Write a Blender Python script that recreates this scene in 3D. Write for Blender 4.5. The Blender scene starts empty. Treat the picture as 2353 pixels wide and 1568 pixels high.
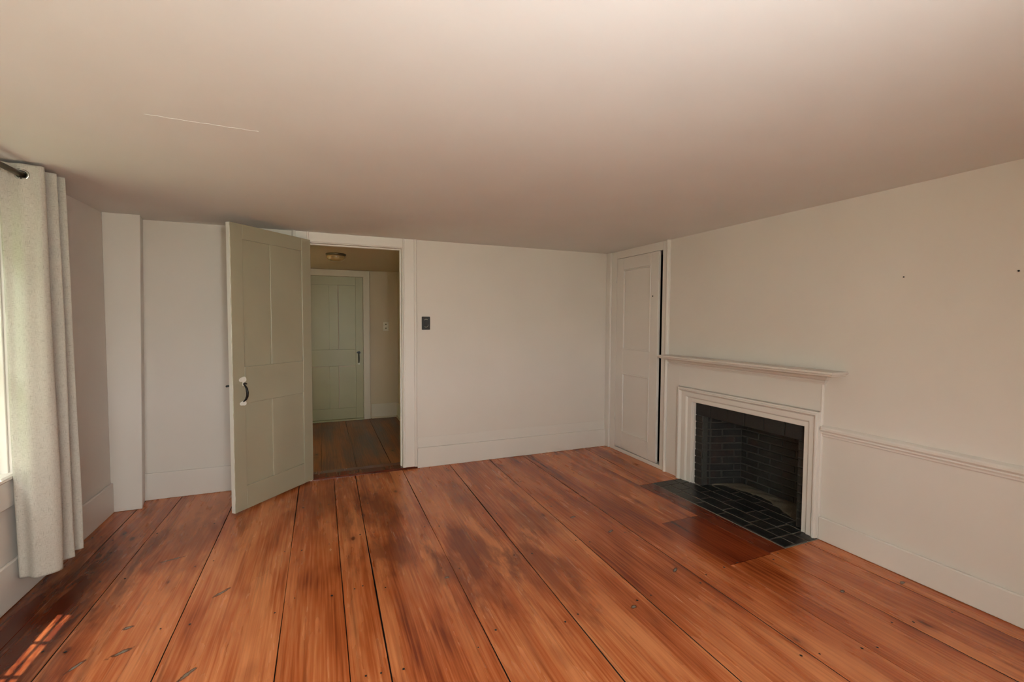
import bpy, bmesh, math, random
from mathutils import Matrix, Vector
random.seed(7)
S = bpy.context.scene
C = S.collection

# ------------------------------------------------------------------ camera
XL, XR, YB, YF, H = -1.375, 2.886, 4.166, -0.95, 2.094
cd = bpy.data.cameras.new('camera')
cam = bpy.data.objects.new('camera', cd); C.objects.link(cam)
cd.sensor_width = 36.0; cd.lens = 15.975; cd.clip_start = 0.02; cd.clip_end = 200
R_ = Vector((0.92186285, -0.38748292, 0.00508711)); U_ = Vector((0.01208327, 0.0418635, 0.99905027)); F_ = Vector((0.38732788, 0.92092586, -0.04327447))
cam.matrix_world = Matrix(((R_.x, U_.x, -F_.x, 0), (R_.y, U_.y, -F_.y, 0), (R_.z, U_.z, -F_.z, 1.36), (0, 0, 0, 1)))
S.camera = cam

# ------------------------------------------------------------------ light
W = bpy.data.worlds.new('sky'); S.world = W; W.use_nodes = True
bg = W.node_tree.nodes['Background']
bg.inputs[0].default_value = (0.98, 0.99, 1.0, 1); bg.inputs[1].default_value = 13.0
sd = bpy.data.lights.new('sun', 'SUN'); sd.energy = 13.0; sd.angle = math.radians(0.5); sd.color = (1.0, 0.93, 0.82)
sun = bpy.data.objects.new('sun', sd); C.objects.link(sun)
sun.rotation_euler = Vector((0.344, -0.15, -1.0)).to_track_quat('-Z', 'Y').to_euler(); sun.location = (-6, 3, 14)
S.view_settings.view_transform = 'Standard'; S.view_settings.look = 'None'
S.view_settings.gamma = 1.0; S.view_settings.use_curve_mapping = False
S.view_settings.exposure = 0.37
S.cycles.diffuse_bounces = 4; S.cycles.glossy_bounces = 2; S.cycles.max_bounces = 5; S.cycles.use_light_tree = False; S.cycles.transparent_max_bounces = 8
S.cycles.caustics_reflective = False; S.cycles.caustics_refractive = False
S.cycles.use_denoising = True; S.cycles.use_adaptive_sampling = True; S.cycles.adaptive_threshold = 0.11; S.cycles.adaptive_min_samples = 16

FLASH_STANDIN = 86.0      # watts of the added uplighter standing in for a bounce flash
def portal(loc, rot, sx, sy):
    l = bpy.data.lights.new('daylight_portal', 'AREA'); l.shape = 'RECTANGLE'; l.size = sx; l.size_y = sy
    l.cycles.is_portal = True
    o = bpy.data.objects.new('daylight_portal', l); C.objects.link(o); o.location = loc; o.rotation_euler = rot
    return o

# ------------------------------------------------------------------ material helpers
class NT:
    def __init__(s, name):
        s.m = bpy.data.materials.new(name); s.m.use_nodes = True; s.t = s.m.node_tree
        s.b = s.t.nodes['Principled BSDF']; s.out = s.t.nodes['Material Output']
    def n(s, typ, **kw):
        x = s.t.nodes.new(typ)
        for k, v in kw.items():
            if k == 'i':
                for kk, vv in v.items():
                    if hasattr(vv, 'is_output') or isinstance(vv, bpy.types.NodeSocket): s.t.links.new(vv, x.inputs[kk])
                    else: x.inputs[kk].default_value = vv
            else: setattr(x, k, v)
        return x
    def l(s, a, b): s.t.links.new(a, b)
    def math(s, op, a, b=0.0, clamp=False):
        x = s.n('ShaderNodeMath', operation=op, use_clamp=clamp)
        for i, v in enumerate((a, b)):
            if isinstance(v, bpy.types.NodeSocket): s.l(v, x.inputs[i])
            else: x.inputs[i].default_value = v
        return x.outputs[0]
    def ramp(s, fac, stops, interp='LINEAR'):
        x = s.n('ShaderNodeValToRGB'); x.color_ramp.interpolation = interp
        e = x.color_ramp.elements
        while len(e) < len(stops): e.new(0.5)
        for el, (p, c) in zip(e, stops):
            el.position = p; el.color = (*c, 1) if len(c) == 3 else c
        s.l(fac, x.inputs[0]); return x.outputs[0]
    def mix(s, fac, a, b, mode='MIX'):
        x = s.n('ShaderNodeMix', data_type='RGBA', blend_type=mode)
        for k, v in ((0, fac), (6, a), (7, b)):
            if isinstance(v, bpy.types.NodeSocket): s.l(v, x.inputs[k])
            elif k == 0: x.inputs[0].default_value = v
            else: x.inputs[k].default_value = (*v, 1)
        return x.outputs[2]
    def pos(s, scale=(1, 1, 1), rnd=0.0, obj=False):
        v = s.n('ShaderNodeTexCoord').outputs['Object'] if obj else s.n('ShaderNodeNewGeometry').outputs['Position']
        mp = s.n('ShaderNodeMapping'); mp.inputs['Scale'].default_value = scale
        if rnd:
            r = s.n('ShaderNodeObjectInfo').outputs['Random']
            cx = s.n('ShaderNodeCombineXYZ'); s.l(s.math('MULTIPLY', r, rnd), cx.inputs[0]); s.l(s.math('MULTIPLY', r, rnd * 1.7), cx.inputs[1])
            s.l(cx.outputs[0], mp.inputs['Location'])
        s.l(v, mp.inputs['Vector']); return mp.outputs[0]
    def noise(s, vec, scale, detail=4, rough=0.5, dist=0.0):
        x = s.n('ShaderNodeTexNoise', i={'Scale': scale, 'Detail': detail, 'Roughness': rough, 'Distortion': dist}); s.l(vec, x.inputs['Vector'])
        return x.outputs[0]
    def bump(s, h, strength, dist=0.01):
        x = s.n('ShaderNodeBump', i={'Strength': strength, 'Distance': dist}); s.l(h, x.inputs['Height']); s.l(x.outputs[0], s.b.inputs['Normal'])
    def base(s, c): 
        if isinstance(c, bpy.types.NodeSocket): s.l(c, s.b.inputs['Base Color'])
        else: s.b.inputs['Base Color'].default_value = (*c, 1)
    def rough(s, r):
        if isinstance(r, bpy.types.NodeSocket): s.l(r, s.b.inputs['Roughness'])
        else: s.b.inputs['Roughness'].default_value = r

def paint(name, col, rough=0.5, mottle=0.04, bump=0.15, bscale=18.0):
    t = NT(name); p = t.pos()
    n = t.noise(p, 1.7, 2, 0.6)
    lo = tuple(c * (1 - mottle) for c in col); hi = tuple(min(1, c * (1 + mottle)) for c in col)
    t.base(t.ramp(n, [(0.3, lo), (0.7, hi)])); t.rough(rough)
    t.bump(t.noise(p, bscale, 2, 0.6), bump, 0.004)
    return t.m

def simple(name, col, rough=0.5, metal=0.0, bump=0.0, bscale=80):
    t = NT(name); p = t.pos(obj=True)
    n = t.noise(p, bscale * 0.4, 3, 0.5)
    t.base(t.ramp(n, [(0.3, tuple(c * 0.85 for c in col)), (0.7, tuple(min(1, c * 1.1) for c in col))])); t.rough(rough)
    t.b.inputs['Metallic'].default_value = metal
    if bump: t.bump(t.noise(p, bscale, 5, 0.6), bump, 0.003)
    return t.m

def wood(name, dark, mid, light, rough=(0.2, 0.36), stain=(0.05, 0.012, 0.004), stains_shade=(), chips=()):
    t = NT(name)
    chipn = t.noise(t.pos((40, 40, 1)), 1.0, 3, 0.6) if chips else None
    fine = t.noise(t.pos((120, 1.5, 120), 60), 1.0, 3, 0.65, 0.2)
    cath = t.n('ShaderNodeTexWave', wave_type='BANDS', bands_direction='X', wave_profile='SIN', i={'Scale': 5.0, 'Distortion': 14.0, 'Detail': 2.0, 'Detail Scale': 0.9, 'Detail Roughness': 0.55})
    t.l(t.pos((2.4, 0.22, 2.4), 40), cath.inputs['Vector'])
    wear = t.noise(t.pos((7.0, 0.85, 4), 25), 1.0, 4, 0.58, 0.25)
    blot = t.noise(t.pos((2.2, 0.9, 1)), 1.0, 3, 0.55, 0.5)
    g = t.math('ADD', t.math('MULTIPLY', fine, 0.42), t.math('MULTIPLY', cath.outputs[0], 0.07))
    g = t.math('ADD', g, t.math('MULTIPLY', wear, 0.95)); g = t.math('ADD', g, t.math('MULTIPLY', blot, 0.55))
    r = t.n('ShaderNodeObjectInfo').outputs['Random']
    g = t.math('ADD', g, t.math('MULTIPLY', r, 0.12))
    col = t.ramp(t.math('SUBTRACT', g, 0.62), [(0.16, dark), (0.36, mid), (0.60, light)])
    # dark streaks along the grain
    st = t.noise(t.pos((34, 0.8, 26), 31), 1.0, 3, 0.6, 0.2)
    col = t.mix(t.ramp(st, [(0.58, (0, 0, 0)), (0.78, (0.6, 0.6, 0.6))]), col, stain)
    # knots
    v = t.n('ShaderNodeTexVoronoi', i={'Scale': 1.0, 'Randomness': 1.0}); t.l(t.pos((5.2, 2.4, 1), 17), v.inputs['Vector'])
    kn = t.math('ADD', v.outputs['Distance'], t.math('MULTIPLY', t.noise(t.pos((40, 22, 1)), 1.0, 3), 0.07))
    col = t.mix(t.ramp(kn, [(0.075, (0.9,) * 3), (0.115, (0, 0, 0))]), col, (0.03, 0.012, 0.006))
    col = t.mix(t.ramp(kn, [(0.08, (0.45,) * 3), (0.26, (0, 0, 0))]), col, dark)
    # worn marks, plus shade painted along the left wall, placed on the boards
    gp = t.n('ShaderNodeNewGeometry').outputs['Position']
    wob = t.n('ShaderNodeTexNoise', i={'Scale': 1.0, 'Detail': 4.0, 'Roughness': 0.68, 'Distortion': 0.3}); t.l(t.pos((11, 2.4, 1)), wob.inputs['Vector'])
    for (x, y, rx, ry, a) in stains_shade:
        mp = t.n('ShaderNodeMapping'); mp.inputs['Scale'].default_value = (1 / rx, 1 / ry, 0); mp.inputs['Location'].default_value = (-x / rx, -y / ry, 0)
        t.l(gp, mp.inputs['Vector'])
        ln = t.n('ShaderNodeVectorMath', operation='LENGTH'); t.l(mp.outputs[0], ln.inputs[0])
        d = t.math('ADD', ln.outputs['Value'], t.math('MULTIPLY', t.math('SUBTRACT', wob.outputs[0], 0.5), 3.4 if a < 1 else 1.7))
        col = t.mix(t.math('MULTIPLY', t.ramp(d, [(0.25, (1,) * 3), (1.15, (0,) * 3)]), a), col, t.mix(0.35 if a < 1 else 0.75, dark, stain if a < 1 else (0.045, 0.007, 0.002)))  # full-strength entry gets a deeper tone for painted shade
    for (x, y, rx, ry, rot) in chips:
        mp = t.n('ShaderNodeMapping', vector_type='TEXTURE'); mp.inputs['Scale'].default_value = (rx, ry, 1); mp.inputs['Location'].default_value = (x, y, 0); mp.inputs['Rotation'].default_value = (0, 0, rot)
        t.l(gp, mp.inputs['Vector'])
        ln = t.n('ShaderNodeVectorMath', operation='LENGTH'); t.l(mp.outputs[0], ln.inputs[0])
        d = t.math('ADD', ln.outputs['Value'], t.math('MULTIPLY', t.math('SUBTRACT', chipn, 0.5), 1.6))
        col = t.mix(t.ramp(d, [(0.7, (0.85,) * 3), (1.7, (0,) * 3)]), col, (0.07, 0.02, 0.008))
        col = t.mix(t.ramp(d, [(0.35, (0.9,) * 3), (0.6, (0,) * 3)]), col, (0.24, 0.20, 0.15))
    t.base(col)
    ro = t.n('ShaderNodeMapRange', i={'From Min': 0.3, 'From Max': 0.7, 'To Min': rough[0], 'To Max': rough[1]}); t.l(wear, ro.inputs['Value'])
    t.rough(ro.outputs[0]); t.b.inputs['IOR'].default_value = 1.5
    t.bump(t.math('ADD', t.math('MULTIPLY', fine, 0.5), t.math('MULTIPLY', wear, 0.6)), 0.10, 0.005)
    return t.m

def brickmat(name, lo, hi, warm, rough=0.55, dust=0.0):
    t = NT(name); p = t.pos()
    n = t.noise(p, 9, 6, 0.65); r = t.n('ShaderNodeObjectInfo').outputs['Random']
    c = t.ramp(n, [(0.3, lo), (0.75, hi)])
    c = t.mix(t.ramp(t.math('ADD', t.noise(p, 3.1, 4, 0.6), t.math('MULTIPLY', r, 0.12)), [(0.60, (0,) * 3), (0.78, (0.8,) * 3)]), c, warm)
    if dust: c = t.mix(t.ramp(t.noise(p, 130, 2, 0.5), [(0.66, (0,) * 3), (0.72, (dust,) * 3)]), c, (0.30, 0.27, 0.23))
    t.base(c); t.rough(rough); t.bump(t.noise(p, 55, 5, 0.65), 0.5, 0.006)
    return t.m

M = {}
M['wall'] = paint('wall_paint', (0.75, 0.682, 0.622), 0.62, 0.02, 0.16, 7.0)
M['ceiling'] = paint('ceiling_plaster', (0.78, 0.768, 0.74), 0.75, 0.02, 0.30, 5.0)
M['trim'] = paint('trim_paint', (0.77, 0.71, 0.655), 0.42, 0.02, 0.10, 26.0)
M['pink'] = paint('mantel_paint', (0.76, 0.69, 0.63), 0.40, 0.02, 0.10, 26.0)
M['sage'] = paint('sage_paint', (0.385, 0.35, 0.25), 0.42, 0.04, 0.14, 22.0)
M['sage_hall'] = paint('grey_green_paint', (0.375, 0.345, 0.215), 0.40, 0.06, 0.14, 22.0)
M['white'] = paint('chipped_white_paint', (0.80, 0.77, 0.70), 0.5, 0.05, 0.3, 60.0)
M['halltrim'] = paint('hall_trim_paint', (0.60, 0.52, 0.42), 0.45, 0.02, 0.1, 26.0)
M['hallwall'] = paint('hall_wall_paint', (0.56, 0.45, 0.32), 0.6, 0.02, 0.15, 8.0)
STAINS_SHADE = [(0.78, 2.40, 0.26, 0.55, 0.75), (0.37, 3.30, 0.22, 0.5, 0.7), (0.36, 2.68, 0.2, 0.3, 0.7), (1.12, 2.2, 0.2, 0.5, 0.6), (-1.24, 2.55, 0.42, 1.45, 1.0), (1.3, 2.9, 0.16, 0.5, 0.5), (0.98, 3.4, 0.12, 0.5, 0.5), (0.0, 3.6, 0.3, 0.5, 0.45), (2.7, 3.6, 0.14, 0.5, 0.6), (-0.75, 3.3, 0.3, 0.5, 0.5)]  # full-strength entry also paints the shade under the left sill and curtain
CHIPS = [(-0.766, 2.274, 0.05, 0.014, 0.5), (-0.489, 2.036, 0.05, 0.012, 0.9), (-0.47, 2.60, 0.06, 0.012, 0.8), (-0.90, 2.25, 0.05, 0.010, 1.0), (-0.80, 2.45, 0.025, 0.012, 0.3), (-0.79, 3.07, 0.07, 0.009, 0.3), (1.60, 2.70, 0.03, 0.010, 0.2), (1.72, 2.42, 0.035, 0.012, 0.4), (1.78, 1.9, 0.03, 0.012, 0.6), (2.42, 1.42, 0.02, 0.012, 0.2), (1.36, 1.72, 0.022, 0.012, 0.4), (0.60, 2.3, 0.016, 0.01, 0), (2.80, 1.35, 0.03, 0.012, 0.2)]
M['floor'] = wood('red_pine_boards', (0.21, 0.032, 0.007), (0.47, 0.110, 0.029), (0.70, 0.245, 0.092), (0.20, 0.32), (0.10, 0.02, 0.006), STAINS_SHADE, CHIPS)
M['reflection_patch'] = wood('dark_red_reflection_boards', (0.10, 0.015, 0.005), (0.24, 0.042, 0.012), (0.32, 0.066, 0.02), (0.18, 0.28))  # separate board; its darker red also paints the reflected dark fireplace opening
M['border'] = wood('deep_red_boards', (0.06, 0.012, 0.006), (0.13, 0.024, 0.010), (0.22, 0.045, 0.016), (0.2, 0.3))
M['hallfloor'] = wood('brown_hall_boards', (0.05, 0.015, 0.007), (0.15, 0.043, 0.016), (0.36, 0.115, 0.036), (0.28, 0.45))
M['gap'] = simple('joint_dirt', (0.02, 0.013, 0.009), 0.9)
M['firebrick'] = brickmat('sooty_brick', (0.012, 0.011, 0.010), (0.034, 0.031, 0.028), (0.070, 0.032, 0.022), 0.5)
M['hearthbrick'] = brickmat('black_hearth_brick', (0.010, 0.010, 0.010), (0.030, 0.030, 0.028), (0.045, 0.040, 0.034), 0.36, 0.55)
M['mortar'] = simple('grey_mortar', (0.27, 0.245, 0.205), 0.9, 0, 0.5, 120)
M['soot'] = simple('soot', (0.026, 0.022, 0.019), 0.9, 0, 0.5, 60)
M['sootmortar'] = simple('sooty_mortar', (0.065, 0.06, 0.052), 0.85, 0, 0.5, 120)
M['ash'] = simple('ash_dust', (0.13, 0.108, 0.076), 0.95, 0, 0.7, 150)
M['iron'] = simple('black_iron', (0.012, 0.011, 0.010), 0.35, 0.3)
M['nickel'] = simple('grommet_metal', (0.55, 0.56, 0.52), 0.3, 1.0)
M['bronze'] = simple('bronze_rod', (0.13, 0.095, 0.055), 0.38, 0.7)
M['blackplastic'] = simple('black_plastic', (0.014, 0.012, 0.010), 0.5)
M['ivory'] = simple('ivory_plastic', (0.68, 0.60, 0.48), 0.4)
M['amberglass'] = simple('amber_glass', (0.42, 0.27, 0.12), 0.18)
M['grass'] = simple('dry_lawn', (0.33, 0.33, 0.20), 0.95, 0, 0.5, 3)
M['reflector_patio'] = simple('reflector_stone', (0.62, 0.60, 0.57), 0.9, 0, 0.3, 4)
M['leaves'] = simple('hedge_leaves', (0.085, 0.13, 0.045), 0.8, 0, 0.6, 30)
M['outside'] = simple('outside_boards', (0.72, 0.72, 0.70), 0.7)
t = NT('window_glass'); t.t.nodes.remove(t.b)
lw_ = t.n('ShaderNodeLayerWeight', i={'Blend': 0.5}); fr_ = t.math('ADD', 0.04, t.math('MULTIPLY', t.math('POWER', lw_.outputs['Facing'], 4.0), 0.5)); tr = t.n('ShaderNodeBsdfTransparent', i={'Color': (0.95, 0.985, 0.96, 1)}); gl = t.n('ShaderNodeBsdfGlossy', i={'Roughness': 0.02})
mx = t.n('ShaderNodeMixShader'); t.l(fr_, mx.inputs[0]); t.l(tr.outputs[0], mx.inputs[1]); t.l(gl.outputs[0], mx.inputs[2]); t.l(mx.outputs[0], t.out.inputs[0])
M['glass'] = t.m
# linen
t = NT('linen'); uv = t.n('ShaderNodeTexCoord').outputs['UV']
def mp(sc):
    x = t.n('ShaderNodeMapping'); x.inputs['Scale'].default_value = sc; t.l(uv, x.inputs['Vector']); return x.outputs[0]
a = t.noise(mp((900, 60, 1)), 1, 3, 0.6); b_ = t.noise(mp((60, 900, 1)), 1, 3, 0.6); slub = t.noise(mp((45, 420, 1)), 1, 2, 0.5); slub2 = t.noise(mp((420, 26, 1)), 1, 2, 0.5)
w_ = t.math('ADD', t.math('MULTIPLY', a, 0.5), t.math('MULTIPLY', b_, 0.5))
col = t.ramp(w_, [(0.36, (0.57, 0.515, 0.445)), (0.62, (0.75, 0.705, 0.63))])
col = t.mix(t.ramp(slub, [(0.60, (0,) * 3), (0.74, (0.65,) * 3)]), col, (0.30, 0.25, 0.20))
col = t.mix(t.ramp(slub2, [(0.60, (0,) * 3), (0.74, (0.55,) * 3)]), col, (0.33, 0.28, 0.22))
t.base(col); t.rough(0.9); t.bump(w_, 0.35, 0.002); t.b.inputs['Specular IOR Level'].default_value = 0.15
tl = t.n('ShaderNodeBsdfTranslucent'); t.l(col, tl.inputs[0])
mx = t.n('ShaderNodeMixShader', i={0: 0.22}); t.l(t.b.outputs[0], mx.inputs[1]); t.l(tl.outputs[0], mx.inputs[2]); t.l(mx.outputs[0], t.out.inputs[0])
M['linen'] = t.m

# ------------------------------------------------------------------ geometry helpers
def tag(o, label=None, cat=None, group=None, kind=None):
    if label: o['label'] = label
    if cat: o['category'] = cat
    if group: o['group'] = group
    if kind: o['kind'] = kind
    return o
def empty(name, loc=(0, 0, 0), rz=0.0, parent=None):
    o = bpy.data.objects.new(name, None); C.objects.link(o); o.location = loc; o.rotation_euler = (0, 0, rz)
    o.empty_display_size = 0.1
    if parent: o.parent = parent
    return o
def link(name, me, mat, parent=None, loc=(0, 0, 0), smooth=False):
    o = bpy.data.objects.new(name, me); C.objects.link(o); o.location = loc
    if mat and not me.materials: me.materials.append(M[mat])
    if parent: o.parent = parent
    if smooth:
        for p in me.polygons: p.use_smooth = True
    return o
def world_loc(p):
    v = Vector((0, 0, 0))
    while p: v += p.location; p = p.parent
    return v
def fix(o, parent):
    """the mesh was made in world coordinates: recentre it and hang it under its parent"""
    me = o.data
    cs = [v.co for v in me.vertices]
    lo = Vector((min(c.x for c in cs), min(c.y for c in cs), min(c.z for c in cs))); hi = Vector((max(c.x for c in cs), max(c.y for c in cs), max(c.z for c in cs)))
    c = (lo + hi) / 2; c.z = lo.z
    me.transform(Matrix.Translation(-c))
    o.location = c - (world_loc(parent) if parent else Vector((0, 0, 0)))
    return o
def mesh(name, bm):
    bmesh.ops.recalc_face_normals(bm, faces=bm.faces)
    me = bpy.data.meshes.new(name); bm.to_mesh(me); bm.free(); return me
def add_box(bm, x0, x1, y0, y1, z0, z1, bev=0.0, seg=1):
    vs = [bm.verts.new(p) for p in [(x0, y0, z0), (x1, y0, z0), (x1, y1, z0), (x0, y1, z0), (x0, y0, z1), (x1, y0, z1), (x1, y1, z1), (x0, y1, z1)]]
    fs = [bm.faces.new([vs[i] for i in f]) for f in [(0, 3, 2, 1), (4, 5, 6, 7), (0, 1, 5, 4), (1, 2, 6, 5), (2, 3, 7, 6), (3, 0, 4, 7)]]
    if bev:
        es = list({e for f in fs for e in f.edges})
        bmesh.ops.bevel(bm, geom=es, offset=bev, segments=seg, affect='EDGES', profile=0.5)
def box(name, x0, x1, y0, y1, z0, z1, mat, parent=None, bev=0.0, seg=1, local=False):
    bm = bmesh.new(); add_box(bm, x0, x1, y0, y1, z0, z1, bev, seg)
    o = link(name, mesh(name, bm), mat)
    if local:
        me = o.data; c = Vector(((x0 + x1) / 2, (y0 + y1) / 2, z0)); me.transform(Matrix.Translation(-c)); o.location = c
    else: fix(o, parent)
    if parent: o.parent = parent
    return o
def boxes(name, lst, mat, parent=None, bev=0.0):
    bm = bmesh.new()
    for b in lst: add_box(bm, *b, bev)
    o = link(name, mesh(name, bm), mat); fix(o, parent)
    if parent: o.parent = parent
    return o
def prism(name, axis, a0, a1, prof, mat, parent=None, local=False, smooth=False):
    """profile (p,q) extruded along an axis: y -> (p=x,q=z); x -> (p=y,q=z); z -> (p=x,q=y)"""
    bm = bmesh.new(); rows = []
    for a in (a0, a1):
        row = []
        for p, q in prof:
            row.append(bm.verts.new({'y': (p, a, q), 'x': (a, p, q), 'z': (p, q, a)}[axis]))
        rows.append(row)
    n = len(prof)
    for i in range(n): bm.faces.new([rows[0][i], rows[0][(i + 1) % n], rows[1][(i + 1) % n], rows[1][i]])
    bm.faces.new(rows[0]); bm.faces.new(rows[1][::-1])
    o = link(name, mesh(name, bm), mat)
    if not local: fix(o, parent)
    if parent: o.parent = parent
    return o
def sweep_parts(names, path, prof, to3, mat, parent, outward):
    """moulding with mitred corners along a path of (a,z) points; prof (w,p): w away from the opening, p proud of the wall"""
    n = len(path)
    def offs(i):
        d = []
        for j in (i - 1, i):
            if 0 <= j < n - 1:
                v = Vector((path[j + 1][0] - path[j][0], path[j + 1][1] - path[j][1])).normalized()
                d.append(Vector((-v.y, v.x)) * outward)
        if len(d) == 1: return d[0]
        s = d[0] + d[1]; return s / (s.dot(d[0]))
    os_ = []
    for k in range(n - 1):
        bm = bmesh.new(); rows = []
        for i in (k, k + 1):
            of = offs(i); rows.append([bm.verts.new(to3(path[i][0] + of.x * w, path[i][1] + of.y * w, p)) for w, p in prof])
        m = len(prof)
        for i in range(m): bm.faces.new([rows[0][i], rows[0][(i + 1) % m], rows[1][(i + 1) % m], rows[1][i]])
        bm.faces.new(rows[0]); bm.faces.new(rows[1][::-1])
        o = link(names[k], mesh(names[k], bm), mat); fix(o, parent); o.parent = parent; os_.append(o)
    return os_
def lathe(name, prof, mat, parent=None, loc=(0, 0, 0), seg=32, rot=None):
    bm = bmesh.new(); rows = []
    for r, z in prof:
        rows.append([bm.verts.new((r * math.cos(2 * math.pi * i / seg), r * math.sin(2 * math.pi * i / seg), z)) for i in range(seg)])
    for a, b in zip(rows, rows[1:]):
        for i in range(seg): bm.faces.new([a[i], a[(i + 1) % seg], b[(i + 1) % seg], b[i]])
    bm.faces.new(rows[0][::-1]); bm.faces.new(rows[-1])
    bmesh.ops.remove_doubles(bm, verts=bm.verts, dist=1e-6)
    o = link(name, mesh(name, bm), mat, parent, loc, True)
    if rot: o.rotation_euler = rot
    return o
def tube(name, pts, radii, mat, parent=None, seg=12, flat=1.0, ref=(0, 0, 1)):
    bm = bmesh.new(); rows = []; n = len(pts); P = [Vector(p) for p in pts]
    for i in range(n):
        d = (P[min(i + 1, n - 1)] - P[max(i - 1, 0)]).normalized()
        a = d.cross(Vector(ref)); a = a.normalized() if a.length > 1e-4 else Vector((1, 0, 0)); b = d.cross(a)
        r = radii[i] if isinstance(radii, (list, tuple)) else radii
        rows.append([bm.verts.new(P[i] + (a * math.cos(2 * math.pi * k / seg) + b * math.sin(2 * math.pi * k / seg) * flat) * r) for k in range(seg)])
    for a, b in zip(rows, rows[1:]):
        for k in range(seg): bm.faces.new([a[k], a[(k + 1) % seg], b[(k + 1) % seg], b[k]])
    bm.faces.new(rows[0]); bm.faces.new(rows[-1][::-1])
    return link(name, mesh(name, bm), mat, parent, (0, 0, 0), True)
def st(o, label, cat): return tag(o, label, cat, None, 'structure')

# ------------------------------------------------------------------ setting: ground outside, room shell
XO = XL - 0.20
g = bpy.data.meshes.new('ground')
g.from_pydata([(-60, -60, -0.45), (60, -60, -0.45), (60, 60, -0.45), (-60, 60, -0.45)], [], [(0, 1, 2, 3)])
st(link('ground', g, 'grass'), 'pale dry lawn outside the windows', 'ground')
bm = bmesh.new(); add_box(bm, -5, 7, -8, YF - 0.22, -0.45, -0.33)
st(fix(link('ground_reflector', mesh('ground_reflector', bm), 'reflector_patio'), None), 'pale stone surface added to bounce light in from behind the viewer', 'added reflector')  # unseen terrace added to bounce light up to the ceiling
bm = bmesh.new(); add_box(bm, -4.6, -3.4, -3.0, 8.0, -0.45, 3.6)
bmesh.ops.subdivide_edges(bm, edges=list(bm.edges), cuts=24, use_grid_fill=True)
for v in bm.verts: v.co += Vector((random.uniform(-1, 1), random.uniform(-1, 1), random.uniform(-1, 1) if v.co.z > -0.4 else 0)) * 0.09
tag(fix(link('added_hedge', mesh('added_hedge', bm), 'leaves'), None), 'tall green foliage added to block sky outside the left windows', 'added_hedge')  # unseen greenery added to cut sky light at the left windows
# the hall beyond the open door
HX0, HX1, HY0, HY1, HH = -1.55, 1.0, 4.286, 6.538, 2.04
FBX = 3.32      # back of the fireplace
# left wall with two windows
WZ0, WZ1 = 0.625, 1.90
WIN1 = (2.17, 2.895); WIN2 = (0.15, 1.05); WIN3 = (-0.80, 0.80)   # window 3 is in the wall behind the camera
lw = []
def wall_with_windows(segs, a0, a1):
    out = []; a = a0
    for s0, s1 in segs:
        out += [(a, s0, -0.02, H + 0.1), (s0, s1, -0.02, WZ0), (s0, s1, WZ1, H + 0.1)]; a = s1
    out.append((a, a1, -0.02, H + 0.1)); return out
lwl = [(XO, XL, a, b, z0, z1) for a, b, z0, z1 in wall_with_windows([WIN2, WIN1], YF - 0.2, YB)]
st(boxes('wall_left', lwl, 'wall'), 'off-white plaster wall on the left with the curtained window', 'wall')
rwl = [(a, b, YF - 0.2, YF, z0, z1) for a, b, z0, z1 in wall_with_windows([WIN3], XL, XR)]
st(boxes('wall_front', rwl, 'wall'), 'off-white plaster wall behind the viewer', 'wall')
# back wall with door opening
DX0, DX1, DZ = -0.092, 0.690, 2.022
st(boxes('wall_back', [(XO, DX0, YB, HY0, -0.02, H + 0.1), (DX1, XR + 0.05, YB, HY0, -0.02, H + 0.1), (DX0, DX1, YB, HY0, DZ, H + 0.1)], 'wall'), 'off-white back wall with the open doorway', 'wall')
# right wall with closet and fireplace openings
CY0, CY1, CZ = 3.300, 3.998, 2.018
FY0, FY1, FZ = 1.945, 2.900, 0.690
WX = XR + 0.20
st(boxes('wall_right', [(XR, WX, YF - 0.2, FY0, -0.02, H + 0.1), (XR, WX, FY1, CY0, -0.02, H + 0.1), (XR, WX, CY1, YB, -0.02, H + 0.1), (XR, WX, FY0, FY1, FZ, H + 0.1), (XR, WX, CY0, CY1, CZ, H + 0.1)], 'wall'), 'off-white right wall holding the fireplace and closet', 'wall')
st(boxes('ceiling', [(XO, WX, YF - 0.2, HY0, H, H + 0.25)], 'ceiling'), 'low off-white plaster ceiling of the main room', 'ceiling')
cei = bpy.data.objects['ceiling']
pts = [(-0.575 + 0.36 * i / 18, 2.04 + random.uniform(-.004, .004) + 0.006 * i / 18, H - 0.0004) for i in range(19)]
o = tube('plaster_crack', [Vector(p) - world_loc(cei) for p in pts], [0.0007 if i % 5 else 0.0003 for i in range(19)], 'ceiling', cei, 6); tag(o, 'thin raised crack in the plaster')
# closet interior
st(boxes('wall_closet', [(WX + 0.001, WX + 0.65, CY0 - 0.1, CY1 + 0.1, -0.10, -0.021), (WX, WX + 0.6, CY0 - 0.1, CY0 - 0.05, -0.02, H), (WX, WX + 0.6, CY1 + 0.05, CY1 + 0.1, -0.02, H), (WX + 0.6, WX + 0.65, CY0 - 0.1, CY1 + 0.1, -0.02, H), (WX, WX + 0.6, CY0 - 0.05, CY1 + 0.05, H - 0.05, H)], 'soot'), 'dark interior of the closet seen through the gap', 'wall')  # near-black colour paints the darkness inside the closet
# unseen eave added over the left windows to cut the sun to stripes
st(boxes('trim_sun_eave', [(-1.858, XO, YF - 0.4, 7.0, 2.35, 2.52)], 'outside'), 'unseen roof eave added above the left wall to limit the sun stripes', 'eave')
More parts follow.
